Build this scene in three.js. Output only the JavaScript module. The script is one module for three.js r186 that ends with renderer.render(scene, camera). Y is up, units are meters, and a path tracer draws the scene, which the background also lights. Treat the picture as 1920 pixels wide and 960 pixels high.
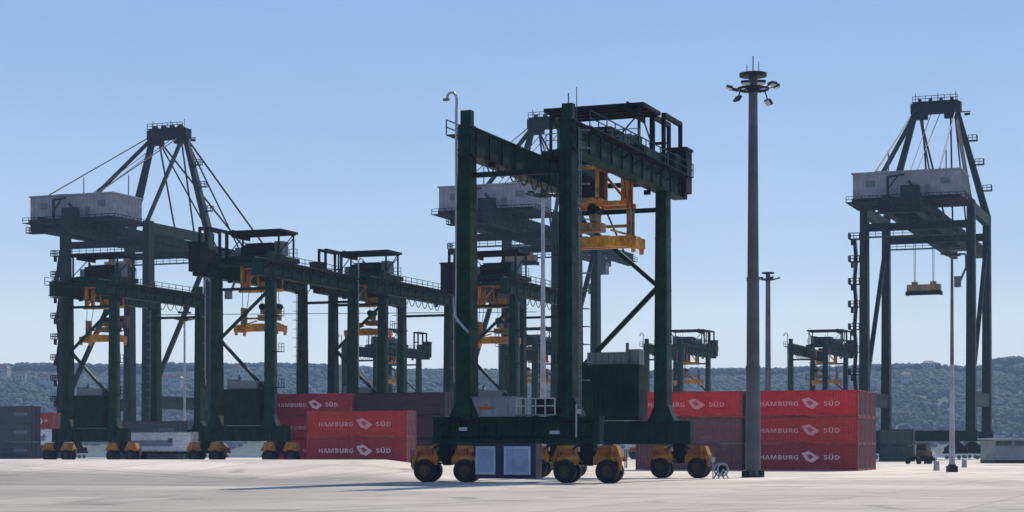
import * as THREE from 'three';
import { mergeGeometries, mergeVertices } from 'three/addons/utils/BufferGeometryUtils.js';

// ---------------------------------------------------------------- camera, sky, sun, exposure
const scene = new THREE.Scene();
const EYE = 2.45, FOCAL = 3500, HORIZON = 840;
const camera = new THREE.PerspectiveCamera(2 * Math.atan(840 / FOCAL) * 180 / Math.PI, 1920 / 1680, 0.5, 9000);
camera.position.set(0, EYE, 0);
camera.lookAt(0, EYE, -100);
camera.setViewOffset(1920, 1680, 0, 0, 1920, 960);          // a lens shifted upwards: upright things stay upright
scene.add(camera);

const renderer = new THREE.WebGLRenderer({ antialias: true });
renderer.setSize(1024, 512);
renderer.shadowMap.enabled = true;
renderer.toneMapping = THREE.LinearToneMapping;
renderer.toneMappingExposure = 1.0;

const SUN = new THREE.Vector3(0.345, 0.676, -0.65).normalize();
const sun = new THREE.DirectionalLight(new THREE.Color(1, 0.94, 0.83), 4.9);
sun.position.copy(SUN).multiplyScalar(900).add(new THREE.Vector3(0, 0, -230));
sun.target.position.set(0, 0, -230);
sun.castShadow = true;
sun.shadow.mapSize.set(4096, 4096);
Object.assign(sun.shadow.camera, { left: -200, right: 200, top: 260, bottom: -260, near: 100, far: 2000 });
scene.add(sun, sun.target);

{ // clear sky: pale at the horizon, blue above, a soft aureole round the sun
  const W = 1024, H = 512, data = new Float32Array(W * H * 4);
  const stops = [[-90, .42, .46, .50], [-2, .74, .79, .82], [0, .92, .97, .98], [2.2, .84, .93, .965], [4, .69, .825, .945], [5.5, .53, .705, .92], [9.5, .385, .565, .87], [14, .295, .475, .82], [30, .20, .36, .70], [90, .11, .235, .56]];
  for (let j = 0; j < H; j++) {
    const el = ((j + .5) / H - .5) * 180;
    let k = 0; while (k < stops.length - 2 && el > stops[k + 1][0]) k++;
    const a = stops[k], b = stops[k + 1], f = Math.min(1, Math.max(0, (el - a[0]) / (b[0] - a[0])));
    for (let i = 0; i < W; i++) {
      const az = ((i + .5) / W - .5) * 2 * Math.PI, ce = Math.cos(el * Math.PI / 180);
      const d = new THREE.Vector3(Math.cos(az) * ce, Math.sin(el * Math.PI / 180), Math.sin(az) * ce);
      const ang = Math.acos(Math.min(1, d.dot(SUN))) * 180 / Math.PI;
      const veil = 1 + .05 * (noise(az * 9, el / 2.2, 17) - .5) + .03 * (noise(az * 30, el / .8, 18) - .5), au = 0.5 * Math.exp(-ang / 9), o = (j * W + i) * 4;
      for (let c = 0; c < 3; c++) data[o + c] = (a[c + 1] + (b[c + 1] - a[c + 1]) * f) * veil + au * [1, .95, .85][c];
      data[o + 3] = 1;
    }
  }
  const sky = new THREE.DataTexture(data, W, H, THREE.RGBAFormat, THREE.FloatType);
  sky.mapping = THREE.EquirectangularReflectionMapping; sky.magFilter = THREE.LinearFilter; sky.needsUpdate = true;
  scene.background = sky; scene.environment = sky;
}
scene.fog = new THREE.FogExp2(new THREE.Color(0.52, 0.71, 1.0), 0.00018);

// ---------------------------------------------------------------- helpers
function rng(seed) { let s = seed | 0; return () => { s = (s + 0x6d2b79f5) | 0; let t = Math.imul(s ^ (s >>> 15), 1 | s); t = (t + Math.imul(t ^ (t >>> 7), 61 | t)) ^ t; return ((t ^ (t >>> 14)) >>> 0) / 4294967296; }; }
function hash(x, y, s = 0) { let h = Math.imul(x | 0, 374761393) + Math.imul(y | 0, 668265263) + Math.imul(s | 0, 1274126177) | 0; h = Math.imul(h ^ (h >>> 13), 1274126177); return ((h ^ (h >>> 16)) >>> 0) / 4294967296; }
function noise(x, y, s = 0, px = 0) {
  const i = Math.floor(x), j = Math.floor(y), u = x - i, v = y - j, a = u * u * (3 - 2 * u), b = v * v * (3 - 2 * v);
  const w = (n) => (px ? ((n % px) + px) % px : n);
  const n00 = hash(w(i), w(j), s), n10 = hash(w(i + 1), w(j), s), n01 = hash(w(i), w(j + 1), s), n11 = hash(w(i + 1), w(j + 1), s);
  return n00 + (n10 - n00) * a + (n01 - n00) * b + (n00 - n10 - n01 + n11) * a * b;
}
const smooth = (a, b, x) => { const t = Math.min(1, Math.max(0, (x - a) / (b - a))); return t * t * (3 - 2 * t); };
const V = (x, y, z) => new THREE.Vector3(x, y, z);

// metric uv from position and dominant normal, so that grain keeps its real size
function metric(g) {
  const p = g.attributes.position, n = g.attributes.normal, uv = new Float32Array(p.count * 2);
  for (let i = 0; i < p.count; i++) {
    const ax = Math.abs(n.getX(i)), ay = Math.abs(n.getY(i)), az = Math.abs(n.getZ(i));
    if (ay > ax && ay > az) { uv[2 * i] = p.getX(i); uv[2 * i + 1] = p.getZ(i); }
    else if (ax > az) { uv[2 * i] = p.getZ(i); uv[2 * i + 1] = p.getY(i); }
    else { uv[2 * i] = p.getX(i); uv[2 * i + 1] = p.getY(i); }
  }
  g.setAttribute('uv', new THREE.BufferAttribute(uv, 2));
  return g;
}
const flat = (g) => { const q = g.index ? g.toNonIndexed() : g; return q; };
const box = (w, h, d, x = 0, y = 0, z = 0) => new THREE.BoxGeometry(w, h, d).translate(x, y, z);
// box that tapers from (w0,d0) at y0 to (w1,d1) at y1
function taper(w0, d0, w1, d1, y0, y1, x = 0, z = 0, x1 = x, z1 = z) {
  const g = new THREE.BoxGeometry(1, 1, 1), p = g.attributes.position;
  for (let i = 0; i < p.count; i++) { const up = p.getY(i) > 0; p.setXYZ(i, (up ? x1 : x) + p.getX(i) * (up ? w1 : w0), up ? y1 : y0, (up ? z1 : z) + p.getZ(i) * (up ? d1 : d0)); }
  g.computeVertexNormals();
  return g;
}
function between(g, p, q) {                                  // g built along +y, length 1, from 0 to 1
  const d = q.clone().sub(p), l = d.length(), up = Math.abs(d.y / l) > .999 ? V(1, 0, 0) : V(0, 1, 0);
  const y = d.clone().normalize(), x = new THREE.Vector3().crossVectors(up, y).normalize(), z = new THREE.Vector3().crossVectors(x, y);
  const m = new THREE.Matrix4().makeBasis(x, y.clone().multiplyScalar(l), z).setPosition(p);
  g.applyMatrix4(m);
  g.computeVertexNormals();
  return g;
}
const beam = (p, q, w, h) => between(new THREE.BoxGeometry(w, 1, h).translate(0, .5, 0), p, q);
const rod = (p, q, r, n = 6) => between(new THREE.CylinderGeometry(r, r, 1, n, 1).translate(0, .5, 0), p, q);
function wheelGeo(r, w, x, y, z, n = 22) { return new THREE.CylinderGeometry(r, r, w, n).rotateX(Math.PI / 2).translate(x, y, z); }
function rails(points, h = 1.1, r = .035, step = 1.6) {       // handrail: two rails and posts along a path
  const out = [];
  for (let i = 0; i < points.length - 1; i++) {
    const p = points[i], q = points[i + 1], l = p.distanceTo(q), n = Math.max(1, Math.round(l / step));
    for (const f of [1, .52]) out.push(beam(p.clone().add(V(0, h * f, 0)), q.clone().add(V(0, h * f, 0)), r * 2, r * 2));
    for (let k = 0; k <= n; k++) { const c = p.clone().lerp(q, k / n); out.push(box(r * 2, h, r * 2, c.x, c.y + h / 2, c.z)); }
  }
  return out;
}
const used = new Map();
function numbered(name) { const n = used.get(name) || 0; used.set(name, n + 1); return n ? `${name}_${String(n).padStart(3, '0')}` : name; }
function part(name, geos, material, parent, metricUv = true) {
  const list = [].concat(geos).map(flat).map((g) => { for (const k of Object.keys(g.attributes)) if (!['position', 'normal', 'uv'].includes(k)) g.deleteAttribute(k); return g; });
  const g = list.length > 1 ? mergeGeometries(list) : list[0];
  if (metricUv) metric(g);
  const m = new THREE.Mesh(g, material);
  m.name = name; m.castShadow = m.receiveShadow = true;
  parent.add(m);
  return m;
}
function thing(name, label, category, pos = [0, 0, 0], turn = 0, group) {
  const o = new THREE.Group(); o.name = numbered(name);
  o.position.set(...pos); o.rotation.y = turn;
  o.userData = { label, category }; if (group) o.userData.group = group;
  scene.add(o);
  return o;
}
function copyOf(src, kind, label, pos, turn, group) {
  const o = src.clone(); o.name = numbered(kind);
  o.userData = { ...src.userData, label }; if (group) o.userData.group = group;
  o.position.set(...pos); o.rotation.y = turn; scene.add(o);
  return o;
}
const structure = (m) => { m.userData.kind = 'structure'; return m; };

// ---------------------------------------------------------------- the terminal's own directions
const TILT = 21 * Math.PI / 180;
const T = V(Math.cos(TILT), 0, Math.sin(TILT));                // along the container rows, to the right and nearer
const U = V(Math.sin(TILT), 0, -Math.cos(TILT));               // across the rows, to the quay
const TURN = -TILT;                                            // local +x -> T, local -z -> U
// the left half of the yard lies behind a low crest in the pavement
function groundY(x, z) {
  const d = -z, w = smooth(-3.5, -11, x);
  let p = 0;
  if (d > 137) p = 1.42 * smooth(137, 166, d);
  if (d > 166) p = 1.42 - .72 * smooth(166, 190, d);
  if (d > 300) p = .7 * (1 - smooth(300, 400, d));
  return p * w;
}

// ---------------------------------------------------------------- textures and materials
function dataTex(w, h, fn, srgb = true) {
  const a = new Uint8Array(w * h * 4);
  for (let j = 0; j < h; j++) for (let i = 0; i < w; i++) { const c = fn(i, j), o = (j * w + i) * 4; a[o] = c[0]; a[o + 1] = c[1]; a[o + 2] = c[2]; a[o + 3] = 255; }
  const t = new THREE.DataTexture(a, w, h, THREE.RGBAFormat);
  t.wrapS = t.wrapT = THREE.RepeatWrapping; t.magFilter = THREE.LinearFilter; t.minFilter = THREE.LinearMipmapLinearFilter; t.generateMipmaps = true;
  if (srgb) t.colorSpace = THREE.SRGBColorSpace;
  t.needsUpdate = true;
  return t;
}
// paint with salt streaks, scuffs and a fine mottling (tile of 8 m)
const wornPaint = dataTex(256, 256, (i, j) => {
  const s = noise(i / 3, j / 32, 5, 0), m = noise(i / 32, j / 32, 6, 8), f = hash(i, j, 7), q = noise(i / 8, j / 8, 9, 32);
  let v = 196 + 70 * (m - .5) + 40 * (f - .5) + 56 * (q - .5) + (s > .72 ? 60 * (s - .72) / .28 : 0) - (s < .2 ? 60 * (.2 - s) / .2 : 0);
  v = Math.max(0, Math.min(255, v));
  const rust = noise(i / 6, j / 14, 33, 0) > .86 ? .8 : 0;         // scattered rust spots and runs
  return [v + rust * 40, v * (1 - .3 * rust), v * (1 - .5 * rust)].map((k) => Math.min(255, k));
});
wornPaint.repeat.set(1 / 8, 1 / 8);
// gentler mottling with thin run-off streaks for pale paint and galvanised steel
const softPaint = dataTex(256, 256, (i, j) => {
  const v = Math.min(255, 228 + 30 * (noise(i / 32, j / 32, 66, 8) - .5) + 14 * (hash(i, j, 67) - .5) + 16 * (noise(i / 8, j / 8, 69, 32) - .5) - (noise(i / 2, j / 40, 65, 0) > .8 ? 20 : 0));
  return [v, v, v];
});
softPaint.repeat.set(1 / 8, 1 / 8);
const roughMap = dataTex(128, 128, (i, j) => { const v = 150 + 80 * noise(i / 16, j / 16, 21, 8) + 20 * hash(i, j, 3); return [v, v, v]; }, false);
roughMap.repeat.set(1 / 5, 1 / 5);
const paint = (r, g, b, rough = .55, metal = 0, extra = {}) => new THREE.MeshPhysicalMaterial({ specularIntensity: .45, color: new THREE.Color().setRGB(r, g, b), roughness: rough, metalness: metal, map: wornPaint, roughnessMap: roughMap, ...extra });
const M = {
  green: paint(.0045, .042, .023, .75, 0, { specularIntensity: .2 }),
  greenDark: paint(.0035, .028, .016, .75, 0, { specularIntensity: .2 }),
  black: paint(.006, .008, .009, .8, 0, { specularIntensity: .2 }),
  steel: paint(.16, .19, .19, .6, .15, { map: softPaint }),
  galv: paint(.42, .44, .45, .6, .25, { map: softPaint }),
  galvDark: paint(.15, .155, .165, .65, .15, { map: softPaint }),
  mastDark: paint(.024, .032, .042, .65),
  mast: paint(.118, .128, .136, .7, .1, { map: softPaint }),
  rope: paint(.03, .035, .04, .8),
  yellow: paint(.76, .36, .025, .6),
  orange: paint(.84, .36, .022, .55),
  house: paint(.36, .335, .355, .75, 0, { map: softPaint }),
  houseRoof: paint(.34, .35, .36, .8, 0, { map: softPaint }),
  cabinet: paint(.25, .27, .285, .6, 0, { map: softPaint }),
  redMark: paint(.55, .10, .04, .6, 0, { map: softPaint }),
  panelBlue: paint(.50, .56, .66, .5, 0, { map: softPaint }),
  panelField: paint(.34, .41, .53, .5, 0, { map: softPaint }),
  hydraulic: paint(.34, .09, .02, .6),
  frameBlue: paint(.012, .022, .065, .5, 0, { map: softPaint }),
  maroonBox: paint(.13, .025, .02, .6),
  tyre: paint(.012, .012, .013, .9),
  rim: paint(.085, .05, .02, .7),
  glass: new THREE.MeshPhysicalMaterial({ color: new THREE.Color().setRGB(.015, .022, .026), roughness: .08, metalness: 0 }),
  white: paint(.74, .75, .75, .55, 0, { map: softPaint }),
  headBlock: paint(.44, .33, .21, .65),
  concrete: paint(.42, .41, .39, .9, 0, { map: softPaint }),
  wall: paint(.33, .33, .32, .85, 0, { map: softPaint }),
  lens: new THREE.MeshStandardMaterial({ color: new THREE.Color().setRGB(.5, .52, .54), roughness: .2 }),
  bogie: paint(.50, .21, .028, .65),
  tractor: paint(.16, .075, .035, .6),
  ochre: paint(.33, .21, .07, .6),
};

// ---------------------------------------------------------------- ground, water, hills
{
  // one sheet of concrete and asphalt bays: slab grain, joints, tyre marks and oil stains are in its colour map
  const X0 = -170, X1 = 170, D0 = -70, D1 = 476, W = 2048, H = 2048;
  const marks = [];
  const r = rng(41);
  for (let k = 0; k < 70; k++) marks.push({ x: -60 + 130 * r(), d: 55 + 120 * r(), a: (r() < .6 ? TILT : -TILT * 3) + (r() - .5) * .25, l: 8 + 30 * r(), w: .25 + .2 * r(), s: .05 + .1 * r() });
  const px = (X1 - X0) / W, pz = (D1 - D0) / H;
  const a = new Float32Array(W * H);
  for (let j = 0; j < H; j++) for (let i = 0; i < W; i++) {
    const x = X0 + (i + .5) * px, d = D0 + (j + .5) * pz;
    const n1 = noise(x / 34, d / 46, 1), n2 = noise(x / 7, d / 11, 2), n3 = noise(x / 1.3, d / 1.7, 3), n4 = hash(i, j, 4);
    a[j * W + i] = .38 * (1 + .16 * (n1 - .5) + .14 * (n2 - .5) + .10 * (n3 - .5) + .07 * (n4 - .5));
    // older, greyer asphalt near the viewer and in a worn lane in front of the crest; pale new concrete behind it
    const edge = 116 + 5 * (noise(x / 9, 3, 12) - .5) - .06 * x, lane = smooth(edge, edge + 4, d) * (1 - smooth(edge + 26, edge + 33, d)) * (1 - smooth(-16, 8, x));
    const pale = smooth(edge + 24, edge + 34, d + (n2 - .5) * 6);
    let v = a[j * W + i];
    v *= 1 - .40 * lane * (.8 + .4 * noise(x / 5, d / 3, 31));
    v *= 1 + .30 * pale;
    v *= (d < edge ? .83 : 1);
    // bay joints every 7.5 m along and across
    const s = x * Math.cos(TILT) - d * Math.sin(TILT) + 1000, u = x * Math.sin(TILT) + d * Math.cos(TILT) + 1000;
    if (s % 7.5 < .2 || u % 15 < .45) v *= .72;
    const band = noise(x / 60, d / 3.2, 88); v *= 1 + .16 * (band - .5);
    if (noise(x / 14, d / 5, 89) > .8) v *= .86;
    const pick = hash(Math.floor(s / 7.5), Math.floor(u / 15), 77); v *= 1 + .26 * (pick - .5);
    const oil = noise(x / 2.2, d / 3.1, 55); if (oil > .8) v *= 1 - 2.2 * (oil - .8);
    a[j * W + i] = v;
  }
  for (const m of marks) for (const off of [0, 2]) for (let t = 0; t < m.l; t += .1) {
    const bend = .004 * t * t, x = m.x + Math.cos(m.a) * t - Math.sin(m.a) * (bend + off), d = m.d - Math.sin(m.a) * t - Math.cos(m.a) * (bend + off);
    for (let q = -m.w; q <= m.w; q += .12) { const i = Math.floor((x - Math.sin(m.a) * q - X0) / px), j = Math.floor((d - Math.cos(m.a) * q - D0) / pz); if (i >= 0 && j >= 0 && i < W && j < H) a[j * W + i] *= 1 - m.s * .35; }
  }
  const enc = (v) => Math.round(255 * Math.pow(Math.max(0, Math.min(1, v)), 1 / 2.2));
  const map = dataTex(W, H, (i, j) => { const v = a[j * W + i]; return [enc(v * 1.165), enc(v * .985), enc(v * .80)]; });
  const nx = 120, nz = 200, g = new THREE.PlaneGeometry(1, 1, nx, nz), p = g.attributes.position, uv = g.attributes.uv;
  for (let i = 0; i < p.count; i++) {
    const x = X0 + (p.getX(i) + .5) * (X1 - X0), d = D0 + (p.getY(i) + .5) * (D1 - D0);
    uv.setXY(i, (x - X0) / (X1 - X0), (d - D0) / (D1 - D0));
    p.setXYZ(i, x, groundY(x, -d), -d);
  }
  g.computeVertexNormals();
  const m = new THREE.Mesh(g, new THREE.MeshStandardMaterial({ map, roughness: .92 }));
  m.name = 'pavement'; m.receiveShadow = m.castShadow = true; structure(m); scene.add(m);
  const quay = new THREE.Mesh(new THREE.BoxGeometry(340, 6, .8), M.concrete);
  quay.name = 'quay_wall'; quay.position.set(0, -3.02, -476.4); structure(quay); quay.castShadow = quay.receiveShadow = true; scene.add(quay);
}
{
  const g = new THREE.PlaneGeometry(5200, 5200).rotateX(-Math.PI / 2);
  const n = dataTex(256, 256, (i, j) => { const v = 255 * (.5 * noise(i / 16, j / 8, 8, 16) + .5 * noise(i / 5, j / 3, 9, 0)); return [v, v, v]; }, false);
  n.repeat.set(260, 260);
  const m = new THREE.Mesh(g, new THREE.MeshPhysicalMaterial({ color: new THREE.Color().setRGB(.02, .045, .055), roughness: .18, bumpMap: n, bumpScale: .15 }));
  m.name = 'water'; m.position.y = -3.2; m.receiveShadow = true; structure(m); scene.add(m);
}
const RIDGE = [[-900, 640], [-500, 668], [-200, 690], [0, 682], [110, 680], [240, 684], [330, 681], [520, 680], [640, 684], [780, 690], [900, 693], [1100, 690], [1210, 693], [1340, 691], [1480, 689], [1600, 684], [1700, 682], [1742, 681], [1760, 686], [1840, 684], [1864, 684], [1871, 668], [1904, 664], [1915, 691], [1960, 697], [2100, 690], [2500, 700], [2900, 690]];
function ridge(px) { let k = 0; while (k < RIDGE.length - 2 && px > RIDGE[k + 1][0]) k++; const [a, b] = [RIDGE[k], RIDGE[k + 1]]; return a[1] + (b[1] - a[1]) * Math.min(1, Math.max(0, (px - a[0]) / (b[0] - a[0]))); }
const HD = 1800;                                                // the crest of the hills is 1.8 km away
function hillY(x, d) {
  const px = 960 + FOCAL * x / HD, top = (HORIZON - ridge(px)) / FOCAL * HD + EYE - 6;
  const f = d < HD ? Math.pow(smooth(1400, HD, d), .8) : 1 - .5 * smooth(HD, 2300, d);
  return -3.5 + (top + 3.5) * f * (d < HD - 40 ? .93 + .14 * (noise(x / 120, d / 80, 61) - .5) : 1) + 3 * (noise(x / 40, d / 40, 62) - .5) * f;
}
{
  const nx = 300, nz = 40, g = new THREE.PlaneGeometry(1, 1, nx, nz), p = g.attributes.position;
  for (let i = 0; i < p.count; i++) { const x = p.getX(i) * 2000, d = 1380 + (p.getY(i) + .5) * 820; p.setXYZ(i, x, hillY(x, d), -d); }
  g.computeVertexNormals();
  const soil = dataTex(256, 256, (i, j) => { const v = noise(i / 16, j / 16, 71, 16), w = hash(i, j, 72); return [44 + 30 * v + 16 * w, 56 + 28 * v + 14 * w, 46 + 20 * v + 10 * w]; });
  soil.repeat.set(40, 16);
  const m = new THREE.Mesh(g, new THREE.MeshStandardMaterial({ map: soil, roughness: 1 }));
  m.name = 'hills'; structure(m); m.castShadow = m.receiveShadow = true; scene.add(m);
  // woods covering the slopes: one mass of uneven crowns
  const r = rng(7), N = 42000;
  const crown = new THREE.IcosahedronGeometry(1, 1); { const q = crown.attributes.position; for (let i = 0; i < q.count; i++) { const k = .72 + .5 * hash(Math.round(q.getX(i) * 50), Math.round(q.getY(i) * 50) + 31 * Math.round(q.getZ(i) * 50), 5); q.setXYZ(i, q.getX(i) * k, q.getY(i) * k, q.getZ(i) * k); } crown.computeVertexNormals(); }
  const wood = new THREE.InstancedMesh(crown, new THREE.MeshStandardMaterial({ color: 0xffffff, roughness: 1 }), N);
  const o = new THREE.Object3D(), c = new THREE.Color();
  for (let k = 0; k < N;) {
    const d = 1440 + 385 * Math.sqrt(r()), x = (r() - .5) * 1300;
    if (noise(x / 45, d / 30, 91) < .33 && d < 1775) { if (r() < .8) continue; }
    const s = 1.5 + 2.3 * r() * (d > 1780 ? .8 : 1);
    o.position.set(x, hillY(x, d) + s * .5, -d); o.scale.set(s * (.9 + .5 * r()), s * (.8 + .4 * r()), s); o.rotation.set(0, r() * 6.3, 0); o.updateMatrix();
    wood.setMatrixAt(k, o.matrix);
    const t = r(), g2 = noise(x / 90, d / 60, 93);
    wood.setColorAt(k, c.setRGB(.040 + .02 * t + .02 * g2, .062 + .022 * t + .02 * g2, .060 + .016 * t));  // crown colours lightened and blued, painting in part of the distance haze
    k++;
  }
  wood.name = 'hillside_woods'; wood.userData = { kind: 'stuff', label: 'hazy wooded slopes behind the port' }; scene.add(wood);
}

// ---------------------------------------------------------------- yard gantry crane (rubber tyred)
const HX = 3.85, HZ = 11.75;
function buildYardCrane() {
  const o = thing('yard_gantry_crane', 'large dark green yard gantry crane nearest the viewer, pale blue cabinets under its beam', 'crane', [0, 0, 0], TURN);
  for (const sz of [1, -1]) {
    for (const sx of [-1, 1]) {
      const x = sx * HX, z = sz * HZ;
      const g = [taper(1.12, 1.6, .88, 1.3, 4.6, 25.6, x, z), box(.80, 1.1, .62, x, 26.1, z)];
      for (let y = 7; y < 24; y += 4.2) g.push(box(1.16 - (y - 4.6) * .011, .09, 1.66 - (y - 4.6) * .014, x, y, z));
      g.push(taper(2.3, 1.3, 1.1, 1.2, 4.6, 6.0, x, z));
      part('leg', g, M.green, o);
    }
    const z = sz * HZ;
    // sill beam with end blocks, flanges and stiffeners
    const g = [box(12.6, 1.75, .95, 0, 3.72, z), box(12.7, .1, 1.25, 0, 4.62, z), box(12.7, .1, 1.25, 0, 2.82, z)];
    for (let x = -5.6; x <= 5.7; x += 1.4) g.push(box(.07, 1.62, 1.18, x, 3.72, z));
    part('sill_beam', g, M.green, o);
    for (const sx of [-1, 1]) {
      const bx = sx * 5.35, w = 1.55;
      const y = part('bogie', [box(1.0, .7, .9, bx, 2.5, z), box(3.4, .42, .7, bx, 1.95, z), taper(.5, .6, 1.2, .8, 1.2, 2.2, bx, z), box(2.6, .12, .5, bx, 1.35, z + .3)], M.black, o);
      for (const s of [-1, 1]) {
        const cx = bx + s * w;
        part('wheel_yoke', [taper(1.95, 1.05, 1.25, .95, 1.74, 2.62, cx, z), box(2.0, .34, .5, cx, 1.68, z + .42), box(2.0, .34, .5, cx, 1.68, z - .42), taper(.4, .26, .74, .3, .72, 1.7, cx, z), box(.5, .5, .3, cx - s * .75, 1.5, z + .5), box(.34, .9, .2, cx + s * .85, 1.35, z + .5)], M.bogie, y);
        part('drive_motor', [box(.8, .42, .34, cx - s * .2, 2.2, z + .55), box(.26, .26, .3, cx + s * .45, 2.05, z + .55)], M.hydraulic, y);
        part('hose', rod(V(cx - s * .5, 2.35, z + .66), V(bx + s * .3, 2.72, z + .52), .05), M.black, y);
        part('hose', rod(V(cx + s * .5, 2.0, z + .62), V(cx + s * .8, 1.2, z + .66), .045), M.black, y);
        part('stepladder', [box(.06, 1.3, .06, bx + sx * 2.75, 1.7, z + .3), box(.06, 1.3, .06, bx + sx * 2.75, 1.7, z - .1), box(.05, .05, .4, bx + sx * 2.75, 1.2 + (s + 1) * .35, z + .1)], M.galvDark, y);
      }
      for (const s of [-1, 1]) for (const t of [-1, 1]) {
        const tyre = new THREE.LatheGeometry([[.44, -.3], [.72, -.32], [.8, -.26], [.83, -.14], [.83, .14], [.8, .26], [.72, .32], [.44, .3]].map(([a, b]) => new THREE.Vector2(a, b)), 26).rotateX(Math.PI / 2).translate(bx + s * w, .83, z + t * .56);
        part('wheel', tyre, M.tyre, y);
        part('rim', [wheelGeo(.45, .42, bx + s * w, .83, z + t * .56, 18), wheelGeo(.2, .66, bx + s * w, .83, z + t * .56, 12)], M.rim, y);
      }
    }
    part('tie_beam', beam(V(-HX, 22, z), V(HX, 22, z), .3, .36), M.greenDark, o);
  }
  // top girders with rails, stiffeners and walkways, running past the far legs
  for (const sx of [-1, 1]) {
    const x = sx * HX, z0 = HZ + .55, z1 = -HZ - 3.9, L = z0 - z1, zc = (z0 + z1) / 2;
    const g = [box(1.0, 1.9, L, x, 24.4, zc), box(1.3, .1, L, x, 25.4, zc), box(1.3, .1, L, x, 23.42, zc)];
    for (let z = z1 + 1; z < z0; z += 2.6) g.push(box(1.2, 1.82, .06, x, 24.4, z));
    part('girder', g, M.green, o);
    part('trolley_rail', box(.12, .16, L, x, 25.54, zc), M.steel, o);
    const wx = x + sx * 1.15;
    part('walkway', [box(.95, .07, L - 1, wx, 25.0, zc), ...[...Array(9)].map((_, k) => beam(V(x + sx * .5, 24.3, z1 + 1.5 + k * 3), V(wx + sx * .3, 24.95, z1 + 1.5 + k * 3), .09, .09))], M.black, o);
    part('handrail', rails([V(wx + sx * .45, 25, z0 - .5), V(wx + sx * .45, 25, z1 + .5)], 1.1, .035, 1.9), M.greenDark, o);
  }
  // service frame, hanging stop box at the far right girder end
  part('service_frame', [...[-10.2, -HZ - 3.4].flatMap((z) => [-.5, .5].map((k) => box(.3, 4.6, .3, HX + k, 27.3, z))), beam(V(HX + .5, 29.5, -10.2), V(HX + .5, 29.5, -HZ - 3.4), .36, .36), beam(V(HX - .5, 29.5, -10.2), V(HX - .5, 29.5, -HZ - 3.4), .36, .36), box(1.4, .2, .3, HX, 27.2, -10.2)], M.black, o);
  part('girder_end_box', [box(1.7, 3.6, 1.8, HX + .1, 25.7, -HZ - 4.5), box(1.9, .18, 2.1, HX + .1, 27.55, -HZ - 4.5), box(1.2, .6, .9, HX + .1, 23.7, -HZ - 4.4), box(1.3, 1.3, 2.2, HX, 26.2, -HZ - 2.6)], M.black, o);
  part('cross_tie', [beam(V(-HX, 24.7, -HZ - 3.5), V(HX, 24.7, -HZ - 3.5), .3, .4)], M.greenDark, o);
  // bracing between the far legs
  part('brace', beam(V(-HX, 22, -HZ), V(HX - .4, 15.7, -HZ), .34, .34), M.green, o);
  part('brace', beam(V(HX - .4, 15.7, -HZ), V(-HX + .3, 8.8, -HZ), .36, .36), M.green, o);
  // power house over the far sill
  const ph = part('power_house', [box(5.0, 4.4, 2.5, -.35, 7.0, -HZ), box(5.2, .16, 2.7, -.35, 4.82, -HZ), box(5.15, .12, 2.65, -.35, 9.24, -HZ), ...[...Array(12)].map((_, k) => box(.08, 4.2, .06, -2.7 + k * .43, 7.0, -HZ + 1.27))], M.greenDark, o);
  part('radiator', [box(3.6, 1.0, 1.9, -.6, 9.85, -HZ), ...[...Array(7)].map((_, k) => box(.1, .9, .1, -2.25 + k * .55, 9.85, -HZ + .99)), box(.9, 1.25, 1.2, 1.55, 9.95, -HZ)], M.steel, ph);
  part('exhaust_pipe', rod(V(1.0, 9.3, -HZ + .7), V(1.0, 11.1, -HZ + .7), .14, 10), M.galvDark, ph);
  part('door', [box(1.0, 2.1, .08, -2.2, 6.1, -HZ + 1.3)], M.green, ph);
  part('louvre', [...Array(6)].map((_, k) => box(1.5, .08, .1, .9, 6.2 + k * .28, -HZ + 1.31)), M.black, ph);
  // grey switch cabinet on the near sill with its orange mark
  const cab = part('switch_cabinet', [box(3.5, 1.36, 1.1, -1.6, 5.36, HZ), box(3.6, .07, 1.2, -1.6, 6.07, HZ), ...[-2.8, -1.65, -.5].map((x) => box(.03, 1.2, .03, x, 5.36, HZ + .56))], M.cabinet, o);
  part('maker_mark', [box(.72, .2, .03, -2.35, 5.28, HZ + .57), box(.46, .17, .03, -1.72, 5.3, HZ + .57), box(.3, .12, .03, -2.2, 5.5, HZ + .57)], M.redMark, cab);
  part('platform', [box(3.1, .1, 1.3, 1.75, 4.78, HZ + .4)], M.steel, o);
  part('platform_rail', rails([V(.3, 4.83, HZ + 1), V(3.2, 4.83, HZ + 1)], 1.1, .04, .75), M.galv, o);
  part('grab_post', [rod(V(4.66, 3.2, HZ + .68), V(4.66, 5.5, HZ + .68), .07), box(.3, .34, .14, 4.85, 5.0, HZ + .68)], M.galv, o);
  part('junction_box', [box(1.2, 1.1, .7, 2.0, 5.4, HZ)], M.black, o);
  // pale double cabinet slung under the near sill
  const bat = part('battery_cabinet', [box(4.75, 2.5, 1.2, -.75, 1.6, HZ), box(4.9, .1, 1.3, -.75, .32, HZ), box(.3, .6, .3, -2.4, 2.9, HZ), box(.3, .6, .3, .9, 2.9, HZ)], M.frameBlue, o);
  for (const [x, w] of [[-2.18, 1.5], [.24, 2.0]]) { part('cabinet_panel', [box(w, .17, .1, x, 2.48, HZ + .63), box(w, .17, .1, x, .65, HZ + .63), box(.17, 1.66, .1, x - w / 2 + .085, 1.565, HZ + .63), box(.17, 1.66, .1, x + w / 2 - .085, 1.565, HZ + .63)], M.panelBlue, bat); part('panel_field', [box(w - .34, 1.66, .05, x, 1.565, HZ + .615), box(.06, .3, .06, x + w / 2 - .35, 1.5, HZ + .66)], M.panelField, bat); }
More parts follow.
